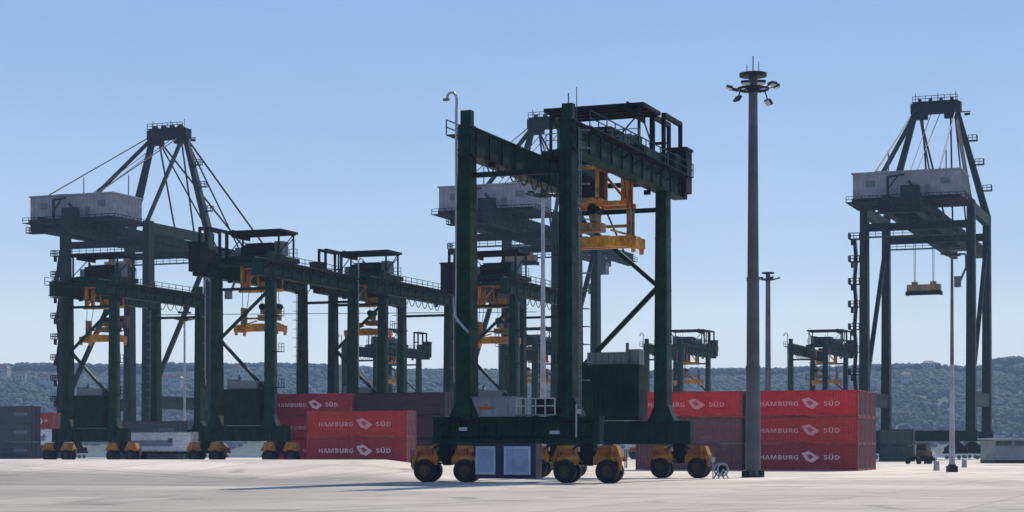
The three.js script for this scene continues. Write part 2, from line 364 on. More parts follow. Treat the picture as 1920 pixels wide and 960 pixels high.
  // caged ladder on the right near leg, conduit and hooked davit pole on the left near leg
  part('ladder', [...[-.22, .22].map((k) => box(.06, 20, .06, HX + .9, 14.9, HZ + .1 + k)), ...[...Array(50)].map((_, k) => box(.04, .04, .46, HX + .9, 5.1 + k * .4, HZ + .1)), ...[...Array(15)].flatMap((_, k) => [box(.62, .05, .05, HX + 1.2, 7.2 + k * 1.25, HZ + .4), box(.62, .05, .05, HX + 1.2, 7.2 + k * 1.25, HZ - .2), box(.05, .05, .65, HX + 1.52, 7.2 + k * 1.25, HZ + .1)])], M.steel, o);
  for (const y of [9.5, 14, 18.5]) part('leg_platform', [box(1.1, .07, 1.5, -HX - 1.0, y, -HZ), ...rails([V(-HX - 1.5, y, -HZ + .7), V(-HX - 1.5, y, -HZ - .7)], 1.05, .03, .7)], M.black, o);
  part('leg_ladder', [...[-.2, .2].map((k) => box(.05, 17, .05, -HX - .72, 14, -HZ + k)), ...[...Array(42)].map((_, k) => box(.04, .04, .4, -HX - .72, 5.8 + k * .4, -HZ))], M.steel, o);
  for (const y of [3.2, 4.3]) part('conduit', rod(V(-5.9, y, HZ + .64), V(5.9, y, HZ + .64), .045), M.black, o);
  for (const [x, y, w] of [[-3.9, 3.8, .62], [3.05, 3.55, .74]]) part('name_plate', box(w, .24, .05, x, y, HZ + .66), M.galv, o);
  for (const [x, w] of [[-5.2, .5], [-2.4, .4], [1.1, .6], [4.0, .4]]) part('terminal_box', box(w, .62, .3, x, 3.75, HZ + .7), M.greenDark, o);
  for (let k = 0; k < 9; k++) {                                 // looped trolley cable under the left girder
    const z0 = HZ - 1.5 - k * 2.3, cv = new THREE.CatmullRomCurve3([V(-HX + .75, 23.6, z0), V(-HX + .75, 22.7, z0 - .7), V(-HX + .75, 22.5, z0 - 1.15), V(-HX + .75, 22.7, z0 - 1.6), V(-HX + .75, 23.6, z0 - 2.3)]);
    part('festoon_loop', new THREE.TubeGeometry(cv, 12, .06, 5), M.rope, o);
  }
  part('cable_tray', [box(.34, 18, .1, HX - .2, 14, HZ + .78)], M.greenDark, o);
  const dp = V(-HX - .62, 0, HZ + .55);
  const curve = new THREE.CatmullRomCurve3([V(dp.x - .72, 27.55, dp.z), V(dp.x - .62, 27.85, dp.z), V(dp.x - .25, 27.95, dp.z), V(dp.x, 27.6, dp.z), V(dp.x, 26.5, dp.z), V(dp.x, 20, dp.z), V(dp.x, 13, dp.z), V(dp.x + .02, 11.9, dp.z + .2), V(dp.x + .6, 11.2, dp.z + .35), V(dp.x + 1.1, 10.7, dp.z + .35)]);
  part('davit_pole', [new THREE.TubeGeometry(curve, 70, .1, 8), ...[14, 18, 22, 25].map((y) => box(.4, .1, .5, dp.x + .15, y, dp.z - .2))], M.galv, o);
  part('lamp_head', box(.42, .16, .26, dp.x - .78, 27.45, dp.z), M.galvDark, o);
  for (const sx of [-1, 1]) for (const z of [HZ - 3, -HZ + 2]) part('floodlight', [box(.5, .36, .3, sx * (HX - .75), 23.2, z), box(.06, .3, .06, sx * (HX - .7), 23.45, z)], M.black, o);
  part('antenna', [rod(V(HX, 26.6, HZ), V(HX, 27.4, HZ), .05), rod(V(HX + .4, 25.5, HZ - .6), V(HX + .4, 27.9, HZ - .6), .035)], M.steel, o);

  // trolley (its own origin sits between the girders at its place along them)
  const tr = part('trolley', [...[-1, 1].map((s) => box(.9, .6, 5.2, s * HX, 25.95, 0)), box(7.6, .55, .5, 0, 26.1, 2.2), box(7.6, .55, .5, 0, 26.1, -2.2), box(6.4, .12, 4.2, 0, 26.42, 0), box(3.2, .5, 3.4, 0, 25.2, 0), ...[-1, 1].flatMap((s) => [-1, 1].map((t) => box(.2, 3.4, .2, s * 3.7, 28, t * 2))), ...[-1, 1].map((s) => beam(V(s * 3.7, 26.6, -2), V(s * 3.7, 29.4, 2), .1, .1)), beam(V(-3.7, 28.9, 2), V(-1.2, 26.5, 2), .1, .1), beam(V(3.7, 28.9, 2), V(1.4, 26.5, 2), .1, .1)], M.greenDark, o);
  tr.position.z = -7.75;
  part('canopy', [box(8.4, .3, 4.7, 0, 29.55, 0), box(.14, 1.0, 4.7, 4.3, 29.15, 0).rotateZ(.05), ...[-2, -.7, .7, 2].map((z) => box(8.0, .14, .14, 0, 29.33, z))], M.black, tr);
  part('machinery_box', [box(3.6, 1.5, 3.4, -.6, 27.2, 0), box(3.8, .12, 3.6, -.6, 28.0, 0)], M.black, tr);
  for (const z of [-2.1, 2.1]) part('hoist_drum', [new THREE.CylinderGeometry(.62, .62, 3.0, 18).rotateZ(Math.PI / 2).translate(-.4, 27.2, z), box(.2, 1.3, 1.3, -2.0, 27.1, z), box(.2, 1.3, 1.3, 1.2, 27.1, z)], M.black, tr);
  part('motor', box(1.4, 1.1, 1.0, 2.2, 27.05, -1), M.steel, tr);
  part('motor', box(1.0, .9, .9, 2.2, 27.0, .9), M.steel, tr);
  part('control_box', box(1.2, 1.8, 1.6, -3.0, 27.4, 0), M.steel, tr);
  part('trolley_rail_guard', rails([V(-3.9, 26.5, 2.6), V(3.9, 26.5, 2.6)], 1.1, .035, 1.1), M.steel, tr);
  const cx = -.9;
  part('operator_cab', [...[-1, 1].flatMap((s) => [-1, 1].map((t) => box(.26, 2.5, .26, cx + s * 1.12, 23.5, t * 1.1 + .9))), box(2.5, .3, 2.46, cx, 24.8, .9), box(2.5, .32, 2.46, cx, 22.25, .9), box(2.3, .9, .05, cx, 22.8, -.25)], M.yellow, tr);
  part('cab_window', [box(2.0, 2.3, 2.1, cx, 23.5, .9)], M.glass, tr);
  part('hoist_frame', [box(.42, 3.2, .42, 1.95, 23.6, .4), box(.42, 3.2, .42, 1.95, 23.6, -1.2), box(5.0, .34, .5, -.1, 22.0, -1.2), box(3.0, .34, .5, .6, 22.1, .5), box(3.4, .4, .4, .2, 25.0, -1.2), beam(V(1.9, 22.2, -1.2), V(-.3, 24.8, -1.2), .2, .2)], M.orange, tr);
  // spreader on its ropes (its own origin at the height of its twist locks)
  const sp = part('spreader', [box(5.9, .85, .5, 0, .75, .62), box(5.9, .85, .5, 0, .75, -.62), box(.55, .8, 2.5, 2.95, .62, 0), box(.55, .8, 2.5, -2.95, .62, 0), box(1.6, .5, 1.7, 0, 1.0, 0), ...[-1, 1].flatMap((s) => [-1, 1].map((t) => box(.3, .5, .3, s * 2.95, .05, t * 1.1))), beam(V(-2.6, 1.2, .62), V(-.5, 1.9, .62), .16, .16), beam(V(2.6, 1.2, .62), V(.9, 1.7, .62), .16, .16)], M.orange, o);
  part('head_block', [box(2.7, .7, 1.5, -1.3, 2.0, 0), box(.5, .9, 1.5, -2.4, 2.9, 0), box(.5, .9, 1.5, -.6, 2.9, 0), box(.34, 2.2, .34, 2.35, 2.25, .3), box(.34, 2.2, .34, 2.35, 2.25, -.5), box(1.7, .22, .3, 1.3, 2.0, .3)], M.ochre, sp);
  for (const x of [-2.4, -.6]) part('sheave', new THREE.CylinderGeometry(.42, .42, 1.7, 14).rotateX(Math.PI / 2).translate(x, 3.4, 0), M.black, sp);
  sp.position.set(0, 18.25, -7.75);
  for (const x of [-2.4, -.6, 2.35]) for (const z of [-.6, .6]) part('rope', rod(V(x, 3.2, z), V(x * .8, 7.8, z * 1.8), .045, 5), M.rope, sp);
  return o;
}
const yardCrane = buildYardCrane();
const YC = 'dark green yard gantry cranes on rubber tyres';
// near-side middle (px) and distance, trolley distance from the near end, spreader height, turned round or not
function placeYard(px, D, zt, sh, flip, label, o) {
  const x = (px - 960) / FOCAL * D + U.x * HZ, z = -D + U.z * HZ;
  const c = o || copyOf(yardCrane, 'yard_gantry_crane', label, [0, 0, 0], 0, YC);
  c.position.set(x, groundY(x, z) * .8, z); c.rotation.y = TURN + (flip ? Math.PI : 0);
  const lz = (HZ - zt) * (flip ? -1 : 1);
  c.traverse((m) => { if (m.name === 'trolley') m.position.z = lz; if (m.name === 'spreader') m.position.set(0, sh, lz); });
  return c;
}
yardCrane.userData.group = YC;
placeYard(970, 132.6, 19.3, 18.25, false, null, yardCrane);
placeYard(457, 236, 4.4, 16.6, true, 'dark green yard gantry crane straddling containers just left of the two-high red stack');
placeYard(671, 262, 3.4, 17.6, true, 'dark green yard gantry crane standing behind the dark maroon container stack');
const leftYard = placeYard(171, 266, 3.0, 16.9, true, 'dark green yard gantry crane straddling the pale container trailer');
placeYard(915, 257, 3.0, 16.7, true, 'dark green yard gantry crane seen through the legs of the nearest crane');
for (const m of leftYard.children.filter((c) => c.name === 'girder_end_box' || c.name === 'service_frame')) leftYard.remove(m);
placeYard(1244, 412, 20.5, 17, false, 'small distant yard gantry crane above the red container that tops the brown ones');
placeYard(1515, 412, 20.5, 17, false, 'small distant yard gantry crane above the three-high lettered red stack');
placeYard(676, 418, 14, 17, false, 'small distant yard gantry crane seen through the crane at the maroon stack');
placeYard(972, 412, 12, 17, false, 'small distant yard gantry crane mostly hidden behind the nearest crane');

// ---------------------------------------------------------------- ship to shore quay crane
function buildQuayCrane() {
  const o = thing('quay_crane', 'tall dark green quay crane right of the red stack, spreader hanging against the sky', 'crane', [0, 0, 0], TURN, 'dark green quay cranes');
  const LX = 11.3, LZ = 13.75;
  for (const sz of [1, -1]) {
    for (const sx of [-1, 1]) {
      const g = [taper(2.0, 2.9, 1.6, 2.4, 5.6, 55, sx * LX, sz * LZ)];
      for (let y = 12; y < 54; y += 7) g.push(box(2.05 - (y - 5) * .008, .12, 2.95 - (y - 5) * .01, sx * LX, y, sz * LZ));
      part('leg', g, M.greenDark, o);
      for (const k of [-1, 1]) {
        const bx = sx * LX + k * 3.2;
        const b = part('bogie', [box(4.8, .9, 1.2, bx, 2.1, sz * LZ), taper(4.6, 1, 1.2, 1, 2.5, 3.9, bx, sz * LZ), box(5.4, .5, 1.0, bx, 1.5, sz * LZ)], M.black, o);
        for (const w of [-1.9, -.65, .65, 1.9]) part('wheel', wheelGeo(.42, .3, bx + w, .46, sz * LZ, 16).translate(0, .02, 0), M.steel, b);
      }
    }
    part('sill_beam', [box(25.4, 2.1, 1.7, 0, 5.0, sz * LZ), box(25.5, .14, 2.0, 0, 6.1, sz * LZ), ...[...Array(9)].map((_, k) => box(.1, 2.0, 1.94, -11 + k * 2.75, 5.0, sz * LZ))], M.greenDark, o);
    part('upper_cross_beam', [box(21.2, 1.5, 1.5, 0, 50.1, sz * LZ), box(21.2, .12, 2.4, 0, 48.0, sz * LZ), ...rails([V(-10.6, 48, sz * LZ + 1.2), V(10.6, 48, sz * LZ + 1.2)], 1.1, .05, 2)], M.greenDark, o);
  }
  for (const sx of [-1, 1]) {
    part('portal_beam', [box(1.5, 2.8, 2 * LZ - 2.6, sx * LX, 13, 0), box(1.7, .16, 2 * LZ - 2.6, sx * LX, 14.5, 0)], M.green, o);
    part('top_side_beam', [box(1.4, 2.2, 2 * LZ - 2.2, sx * LX, 53.6, 0)], M.green, o);
    part('side_brace', beam(V(sx * LX, 14.6, LZ - 1), V(sx * LX, 48.5, -LZ + 1), .9, .9), M.greenDark, o);
  }
  // twin girder: back reach over the yard, boom over the water
  for (const sx of [-1, 1]) {
    const g = [box(1.6, 3.3, 50, sx * 3.1, 52.2, 10.5), box(1.9, .15, 50, sx * 3.1, 53.9, 10.5)];
    for (let z = -12; z < 35; z += 3.4) g.push(box(1.85, 3.1, .1, sx * 3.1, 52.2, z));
    part('girder', g, M.green, o);
    const b = [box(1.5, 3.0, 53, sx * 3.1, 52.2, -41.2), box(1.8, .15, 53, sx * 3.1, 53.75, -41.2)];
    for (let z = -66; z < -16; z += 3.4) b.push(box(1.75, 2.8, .1, sx * 3.1, 52.2, z));
    part('boom', b, M.green, o);
    part('walkway', [box(1.1, .1, 101, sx * 4.75, 51.6, -16), ...rails([V(sx * 5.25, 51.6, 34), V(sx * 5.25, 51.6, -66.5)], 1.1, .05, 2.6)], M.black, o);
  }
  part('girder_tie', [...Array(12)].map((_, k) => box(5, .8, .7, 0, 53, 34.5 - k * 4.2)), M.black, o);
  part('boom_tie', [...Array(11)].map((_, k) => box(5, .8, .7, 0, 53, -17 - k * 4.95)), M.black, o);
  part('rear_platform', [box(9.6, .2, 2.6, -.4, 50.3, 36.6), box(2.4, 2.4, 2.2, -3.1, 51.6, 36.4), ...rails([V(-5.2, 50.4, 37.8), V(4.4, 50.4, 37.8)], 1.1, .06, 1.4), ...rails([V(-5.2, 50.4, 37.8), V(-5.2, 50.4, 35.4)], 1.1, .06, 1.2)], M.black, o);
  // machinery house across the crane
  const mh = part('machinery_house', [box(22, 5.2, 12, -.2, 57.1, 21.75), ...[...Array(23)].map((_, k) => box(.1, 5, .08, -11.1 + k, 57.1, 27.78)), ...[...Array(12)].map((_, k) => box(.08, 5, .1, 10.83, 57.1, 16.35 + k))], M.house, o);
  part('roof', [box(22.6, .3, 12.6, -.2, 59.85, 21.75), box(3, .9, 3, -6, 60.4, 21.75), box(2.2, .7, 2.6, 4, 60.3, 22.75)], M.houseRoof, mh);
  part('door', box(1.1, 2.2, .1, 4.2, 55.8, 27.83), M.steel, mh);
  for (const x of [-7.6, 7.8]) part('vent', [box(1.9, 1.3, .1, x, 57.6, 27.84), ...[...Array(4)].map((_, k) => box(1.9, .07, .16, x, 57.1 + k * .33, 27.85))], M.steel, mh);
  part('house_base', [box(22.4, .7, 12.4, -.2, 54.15, 21.75), box(24.6, .12, 14.8, -.2, 53.75, 21.75)], M.black, o);
  part('house_rail', [...rails([V(-12.4, 53.8, 29.0), V(12, 53.8, 29.0), V(12, 53.8, 14.6)], 1.15, .06, 1.6)], M.black, o);
  // service gear in front of the house and hanging under it
  part('service_crane', [box(.5, 4.6, .5, -3.6, 56.4, 29.7), beam(V(-3.6, 58.6, 29.7), V(-.2, 58.9, 29.7), .4, .4), beam(V(-3.6, 56, 29.7), V(-1.6, 58.6, 29.7), .25, .25), box(3.8, 2.6, 1.4, 1.0, 55.3, 29.8), beam(V(3.4, 54, 29.8), V(.6, 57.6, 29.8), .5, .5)], M.greenDark, o);
  // A frame over the water-side legs
  const AY = 79.4, AX = 4.6;
  for (const sx of [-1, 1]) {
    part('a_frame_leg', [taper(1.6, 1.9, 1.15, 1.3, 54.8, AY, sx * LX, -LZ, sx * AX, -LZ)], M.greenDark, o);
    part('back_leg', beam(V(sx * (AX - .3), AY, -LZ + .4), V(sx * (LX - .2), 55.2, LZ), .75, .75), M.greenDark, o);
    part('backstay', rod(V(sx * AX, AY + .4, -LZ + .6), V(sx * 6.6, 60.2, 27), .15, 6), M.rope, o);
    for (const z of [-44, -62]) part('forestay', rod(V(sx * (AX - .6), AY + .3, -LZ - .6), V(sx * 3.1, 53.8, z), z < -50 ? .24 : .2, 6), M.greenDark, o);
    part('inner_stay', rod(V(sx * 3.2, AY - .6, -LZ - .4), V(sx * 2.6, 54, -22), .22, 6), M.greenDark, o);
    part('hoist_rope', rod(V(sx * 1.0, AY - .4, -LZ), V(sx * .7, 60, 21), .09, 5), M.rope, o);
  }
  part('stay_strut', [rod(V(-6.1, 60, 14), V(-6.1, 65.9, 14), .14), rod(V(6.1, 60, 14), V(6.1, 65.9, 14), .14)], M.steel, o);
  part('apex_beam', [box(11.2, 2.3, 2.6, 0, AY + .5, -LZ), box(10.2, .2, 4.2, 0, AY + 1.8, -LZ), ...[-3.6, -1.2, 1.2, 3.6].map((x) => new THREE.CylinderGeometry(1.0, 1.0, .6, 16).rotateZ(Math.PI / 2).translate(x, AY + 1.9, -LZ + .4)), box(2.6, 1.3, 2, -3.2, AY - 1.2, -LZ), box(2.6, 1.3, 2, 3.2, AY - 1.2, -LZ), ...rails([V(-5, AY + 1.9, -LZ + 2), V(5, AY + 1.9, -LZ + 2)], 1.2, .06, 1.4)], M.black, o);
  part('apex_light', [box(1.2, .5, .6, 7.0, AY - 1.3, -LZ + .4), box(3, .18, .5, 6.2, AY - .7, -LZ + .2), rod(V(-4.6, AY + 1.8, -LZ), V(-4.6, AY + 4.2, -LZ), .08), rod(V(.4, AY + 1.8, -LZ), V(.4, AY + 4.0, -LZ), .08), rod(V(4.4, AY + 1.8, -LZ), V(4.4, AY + 4.2, -LZ), .08)], M.black, o);
  for (const [y, f] of [[72, .3], [66.5, .52], [60.5, .78]]) { const x = AX + (LX - AX) * f + 1.6; part('ladder_platform', [box(2.0, .14, 1.8, x, y, -LZ + .3), ...rails([V(x - .9, y, -LZ + 1.1), V(x + .95, y, -LZ + 1.1), V(x + .95, y, -LZ - .5)], 1.2, .07, 1)], M.black, o); }
  // stair tower on the outer side of the near left leg
  for (let k = 0; k < 9; k++) {
    const y = 8.5 + k * 4.9, x = -LX - 2.0, s = k % 2 ? 1 : -1;
    part('stair_landing', [box(2.5, .12, 2.6, x, y, LZ), ...rails([V(x + 1.1, y, LZ + 1.3), V(x - 1.25, y, LZ + 1.3), V(x - 1.25, y, LZ - 1.3)], 1.25, .08, 1), box(.5, 1.4, .6, x - .6, y - .6, LZ + .4)], M.black, o);
    if (k < 8) part('stair_flight', [beam(V(x + .4 * s, y, LZ + 1.1 * s), V(x - .4 * s, y + 4.9, LZ - 1.1 * s), .75, .14), beam(V(x + .8 * s, y + .9, LZ + 1.1 * s), V(x, y + 5.8, LZ - 1.1 * s), .08, .08)], M.black, o);
  }
  // trolley, operator's cab far out on the boom, spreader on its ropes
  part('trolley', [box(6.8, 1.0, 5.5, 0, 50.9, 7), box(1.4, 1.4, 1.4, -2.5, 51.2, 8), box(1.4, 1.4, 1.4, 2.5, 51.2, 8), box(4.2, .3, 4.4, 0, 50.2, 7)], M.black, o);
  const cab = part('operator_cab', [box(2.2, 2.5, 2.8, 4.2, 47.4, -41), box(2.4, .3, 3, 4.2, 48.8, -41), box(.3, 2, .3, 4.2, 49.9, -41), box(5.6, .4, 2.2, 2.2, 50.2, -41), beam(V(3.4, 46.5, -41), V(1.4, 41.8, -41), .5, .5), box(1.5, 2.6, 1.5, 1.2, 42.6, -41)], M.steel, o);
  part('cab_window', [box(2.24, 1.2, 1.8, 4.2, 47.7, -40.6)], M.glass, cab);
  const sp = part('spreader', [box(7.3, .8, .6, 0, .6, .7), box(7.3, .8, .6, 0, .6, -.7), box(.5, .8, 2.4, 3.6, .5, 0), box(.5, .8, 2.4, -3.6, .5, 0)], M.black, o);
  part('head_block', [box(7.2, 1.3, 1.9, 0, 1.75, 0), box(1.2, .9, 1.2, -2, 2.6, 0), box(1.2, .9, 1.2, 2, 2.6, 0)], M.headBlock, sp);
  for (const x of [-2, 2]) for (const z of [-.7, .7]) part('rope', rod(V(x, 3, z), V(x, 14.6, z * 2), .06, 5), M.rope, sp);
  sp.position.set(.4, 35.6, 7);
  return o;
}
const quayCrane = buildQuayCrane();
function placeQuay(o, px, D) { const x = (px - 960) / FOCAL * D + U.x * 13.75, z = -D + U.z * 13.75; o.position.set(x, 0, z); o.rotation.y = TURN; return o; }
placeQuay(quayCrane, 1720, 400);
{
  const e = placeQuay(copyOf(quayCrane, 'quay_crane', 'tall dark green quay crane with its pale machinery house above the yard crane farthest left', [0, 0, 0], TURN), 200, 436);
  const l = placeQuay(copyOf(quayCrane, 'quay_crane', 'tall dark green quay crane half hidden behind the nearest yard crane', [0, 0, 0], TURN), 955, 420);
  e.traverse((m) => { if (m.name === 'spreader') { m.position.y = 44; m.position.z = 9; } });
  l.traverse((m) => { if (m.name === 'spreader') m.position.y = 44; });
  part('elevator_cab', [box(2.3, 2.8, 1.8, -11.3, 33.6, -11), box(2.5, .2, 2, -11.3, 35.1, -11)], M.maroonBox, e);
}

// ---------------------------------------------------------------- containers
function canvasTex(w, h, draw) {
  const c = document.createElement('canvas'); c.width = w; c.height = h;
  draw(c.getContext('2d'), w, h);
  const t = new THREE.CanvasTexture(c); t.colorSpace = THREE.SRGBColorSpace; t.anisotropy = 8;
  return t;
}
function sideTex(base, seed, print, w = 1024, h = 256) {
  return canvasTex(w, h, (g) => {
    const r = rng(seed);
    g.fillStyle = base; g.fillRect(0, 0, w, h);
    for (let k = 0; k < 800; k++) {                              // faded patches, scuffs and rust specks
      const x = r() * w, y = r() * h, s = 3 + 40 * r() * r();
      g.globalAlpha = .03 + .09 * r(); g.fillStyle = r() < .45 ? '#e8b8b0' : '#2a0a0c';
      g.fillRect(x, y, s * (1 + 3 * r()), s * .35);
    }
    for (let k = 0; k < 60; k++) { g.globalAlpha = .10 + .2 * r(); g.fillStyle = '#4a2114'; g.fillRect(r() * w, r() * h, 1 + 3 * r(), 2 + 14 * r()); }
    for (let k = 0; k < 46; k++) { const x = r() * w, y = r() * h * .5; g.globalAlpha = .08 + .12 * r(); g.fillStyle = r() < .6 ? '#3a1210' : '#c88f86'; g.fillRect(x, y, 2 + 5 * r(), 30 + (h - y) * .7 * r()); }
    g.globalAlpha = .62 + .26 * r();
    if (print) print(g, w, h, r);
    for (let k = 0; k < 90; k++) { g.globalAlpha = .12 + .3 * r(); g.fillStyle = base; g.fillRect(w * (.08 + .8 * r()), h * (.3 + .4 * r()), 4 + 26 * r() * r(), 2 + 7 * r()); }
    g.globalAlpha = 1;
  });
}
const lettering = (g, w, h, r) => {
  g.fillStyle = '#e9d3cf'; g.textBaseline = 'middle'; g.textAlign = 'left';
  g.save(); g.font = 'bold 66px sans-serif'; const tw = g.measureText('HAMBURG').width; g.translate(w * .10, h * .52); g.scale(w * .37 / tw, 1); g.fillText('HAMBURG', 0, 0); g.restore();
  g.save(); const sw = g.measureText('SÜD').width; g.font = 'bold 66px sans-serif'; const s2 = g.measureText('SÜD').width; g.translate(w * .695, h * .52); g.scale(w * .155 / s2, 1); g.fillText('SÜD', 0, 0); g.restore();
  // the pennant-like mark between the words: a white slanted lozenge with a red heart
  const cx = w * .578, cy = h * .5;
  g.beginPath(); g.moveTo(cx - 86, cy - 38); g.lineTo(cx - 20, cy - 62); g.lineTo(cx + 86, cy + 8); g.lineTo(cx + 18, cy + 62); g.lineTo(cx - 40, cy + 40); g.closePath(); g.fill();
  g.fillStyle = '#a3121f'; g.beginPath(); g.moveTo(cx - 40, cy - 18); g.lineTo(cx - 6, cy - 30); g.lineTo(cx + 30, cy + 2); g.lineTo(cx - 6, cy + 26); g.closePath(); g.fill();
};
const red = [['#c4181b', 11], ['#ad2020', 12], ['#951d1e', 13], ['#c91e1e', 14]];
const sideMat = (tex) => new THREE.MeshStandardMaterial({ map: tex, roughness: .6 });
const cMats = {
  red: red.map(([c, s]) => ({ side: sideMat(sideTex(c, s, lettering)), back: paint(.52, .03, .024), post: paint(.50, .075, .06), end: paint(.40, .14, .12) })),
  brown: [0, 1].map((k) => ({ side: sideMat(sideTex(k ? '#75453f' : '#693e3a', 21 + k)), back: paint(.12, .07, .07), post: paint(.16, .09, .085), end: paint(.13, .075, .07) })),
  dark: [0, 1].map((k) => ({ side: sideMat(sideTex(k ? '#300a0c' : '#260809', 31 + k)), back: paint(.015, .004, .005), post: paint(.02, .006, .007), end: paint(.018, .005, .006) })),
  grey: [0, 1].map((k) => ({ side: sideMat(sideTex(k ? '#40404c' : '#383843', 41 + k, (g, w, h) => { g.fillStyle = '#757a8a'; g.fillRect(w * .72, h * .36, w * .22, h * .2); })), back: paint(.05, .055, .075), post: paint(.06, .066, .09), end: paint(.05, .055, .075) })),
  green: [0, 1].map((k) => ({ side: sideMat(sideTex(k ? '#2c3a38' : '#25302f', 61 + k)), back: paint(.015, .03, .026), post: paint(.02, .035, .03), end: paint(.018, .032, .028) })),
  white: [0].map(() => ({ side: sideMat(sideTex('#d3d9dd', 51, (g, w, h) => { g.globalAlpha = .8; g.fillStyle = '#5d7088'; g.fillRect(w * .12, h * .42, w * .62, h * .34); g.fillStyle = '#2f3a44'; g.fillRect(w * .67, h * .3, w * .07, h * .24); })), back: paint(.5, .55, .6), post: paint(.56, .6, .64), end: paint(.55, .58, .6) })),
};
const CH = 2.896, CW = 2.438;
const cGeo = new Map();
function containerGeos(L) {
  if (cGeo.has(L)) return cGeo.get(L);
  const hl = L / 2, hw = CW / 2;
  const corrugated = (len, hgt, pitch, depth) => {              // a standing sheet facing +z with trapezoid corrugations, uv 0..1
    const n = Math.round(len / pitch), xs = [], zs = [];
    for (let k = 0; k < n; k++) { const x = -len / 2 + k * len / n, p = len / n; xs.push(x, x + p * .27, x + p * .5, x + p * .77); zs.push(0, 0, -depth, -depth); }
    xs.push(len / 2); zs.push(0);
    const pos = [], uv = [];
    for (let k = 0; k < xs.length - 1; k++) for (const [a, y] of [[k, 0], [k + 1, 0], [k + 1, 1], [k, 0], [k + 1, 1], [k, 1]]) { pos.push(xs[a], y * hgt, zs[a]); uv.push((xs[a] + len / 2) / len, y); }
    const g = new THREE.BufferGeometry(); g.setAttribute('position', new THREE.Float32BufferAttribute(pos, 3)); g.setAttribute('uv', new THREE.Float32BufferAttribute(uv, 2)); g.computeVertexNormals();
    return g;
  };
  const frame = [];
  for (const sx of [-1, 1]) for (const sz of [-1, 1]) {
    frame.push(box(.16, CH - .24, .16, sx * (hl - .085), CH / 2, sz * (hw - .085)));
    for (const y of [.06, CH - .06]) frame.push(box(.19, .12, .17, sx * (hl - .09), y, sz * (hw - .083)));
  }
  for (const sz of [-1, 1]) frame.push(box(L - .36, .16, .08, 0, .1, sz * (hw - .05)), box(L - .36, .1, .08, 0, CH - .07, sz * (hw - .05)));
  for (const sx of [-1, 1]) frame.push(box(.08, .14, CW - .34, sx * (hl - .06), .09, 0), box(.08, .12, CW - .34, sx * (hl - .06), CH - .08, 0));
  const side = corrugated(L - .34, CH - .30, .278, .05).translate(0, .18, hw - .045);
  const out = {
    frame: metric(mergeGeometries(frame.map(flat))), side, back: metric(side.clone().rotateY(Math.PI)), front: metric(corrugated(CW - .34, CH - .3, .25, .05).translate(0, .18, hl - .05).rotateY(-Math.PI / 2)),
    roof: metric(flat(box(L - .2, .03, CW - .1, 0, CH - .035, 0))), floor: metric(flat(box(L - .2, .06, CW - .2, 0, .12, 0))),
    door: metric(mergeGeometries([box(.05, CH - .3, CW / 2 - .19, hl - .06, CH / 2, 0), ...[.5, 1.1, 1.7, 2.3].map((y) => box(.07, .3, CW / 2 - .4, hl - .05, y + .1, 0))].map(flat))),
    rod: metric(flat(rod(V(hl + .0, .16, 0), V(hl + .0, CH - .14, 0), .03, 6))),
  };
  cGeo.set(L, out);
  return out;
}
function mesh(name, g, m, parent, x = 0, y = 0, z = 0) { const o = new THREE.Mesh(g, m); o.name = name; o.position.set(x, y, z); o.castShadow = o.receiveShadow = true; parent.add(o); return o; }
function container(kind, label, pos, { L = 12.192, turn = TURN, group, k = 0 } = {}) {
  const o = thing('shipping_container', label, 'container', pos, turn, group), m = cMats[kind][k % cMats[kind].length], g = containerGeos(L);
  mesh('frame', g.frame, m.post, o);
  mesh('side_panel', g.side, m.side, o); mesh('side_panel', g.back, m.back, o);
  mesh('end_wall', g.front, m.back, o); mesh('roof', g.roof, m.back, o); mesh('floor', g.floor, M.black, o);
  for (const s of [-1, 1]) { const d = mesh('door', g.door, m.end, o, 0, 0, s * (CW / 4 - .045)); for (const q of [-.22, .22]) mesh('lock_rod', g.rod, M.galvDark, d, 0, 0, q); }
  return o;
}
// a row: right front corner of the bay, bays counted leftwards, rows away from the viewer, tiers upwards
function slot(cx, cd, bay, row, tier, L = 12.192, lift = null) {
  const c = V(cx, 0, -cd).addScaledVector(T, -L / 2 - bay * (L + .55)).addScaledVector(U, CW / 2 + row * (CW + .35));
  const y = lift === null ? groundY(c.x, c.z) : lift;
  return [c.x, y + .012 + tier * (CH + .012), c.z];
}
const tiers = ['bottom', 'middle', 'top'];
for (let t = 0; t < 3; t++) {
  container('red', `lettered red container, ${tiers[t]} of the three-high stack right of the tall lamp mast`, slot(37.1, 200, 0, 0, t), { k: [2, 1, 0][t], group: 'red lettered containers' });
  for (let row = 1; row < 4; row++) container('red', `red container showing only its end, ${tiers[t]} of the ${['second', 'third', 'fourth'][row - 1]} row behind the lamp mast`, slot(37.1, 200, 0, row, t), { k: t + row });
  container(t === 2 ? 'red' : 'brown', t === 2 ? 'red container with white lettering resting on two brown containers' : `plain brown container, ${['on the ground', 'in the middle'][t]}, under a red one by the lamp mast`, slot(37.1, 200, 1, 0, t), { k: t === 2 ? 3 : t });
}
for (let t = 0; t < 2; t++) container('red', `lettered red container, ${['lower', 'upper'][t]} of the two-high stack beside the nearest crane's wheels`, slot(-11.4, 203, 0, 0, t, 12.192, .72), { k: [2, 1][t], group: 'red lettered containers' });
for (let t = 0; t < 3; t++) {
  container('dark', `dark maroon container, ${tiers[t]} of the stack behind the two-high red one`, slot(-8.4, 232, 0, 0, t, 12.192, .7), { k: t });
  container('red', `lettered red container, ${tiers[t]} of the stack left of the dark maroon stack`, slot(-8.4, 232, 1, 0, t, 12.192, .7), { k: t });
  container('grey', `dark grey container with a pale stripe, ${tiers[t]} of the far left stack`, slot(-77.2, 300, 0, 0, t, 12.192, .5), { k: t });
}
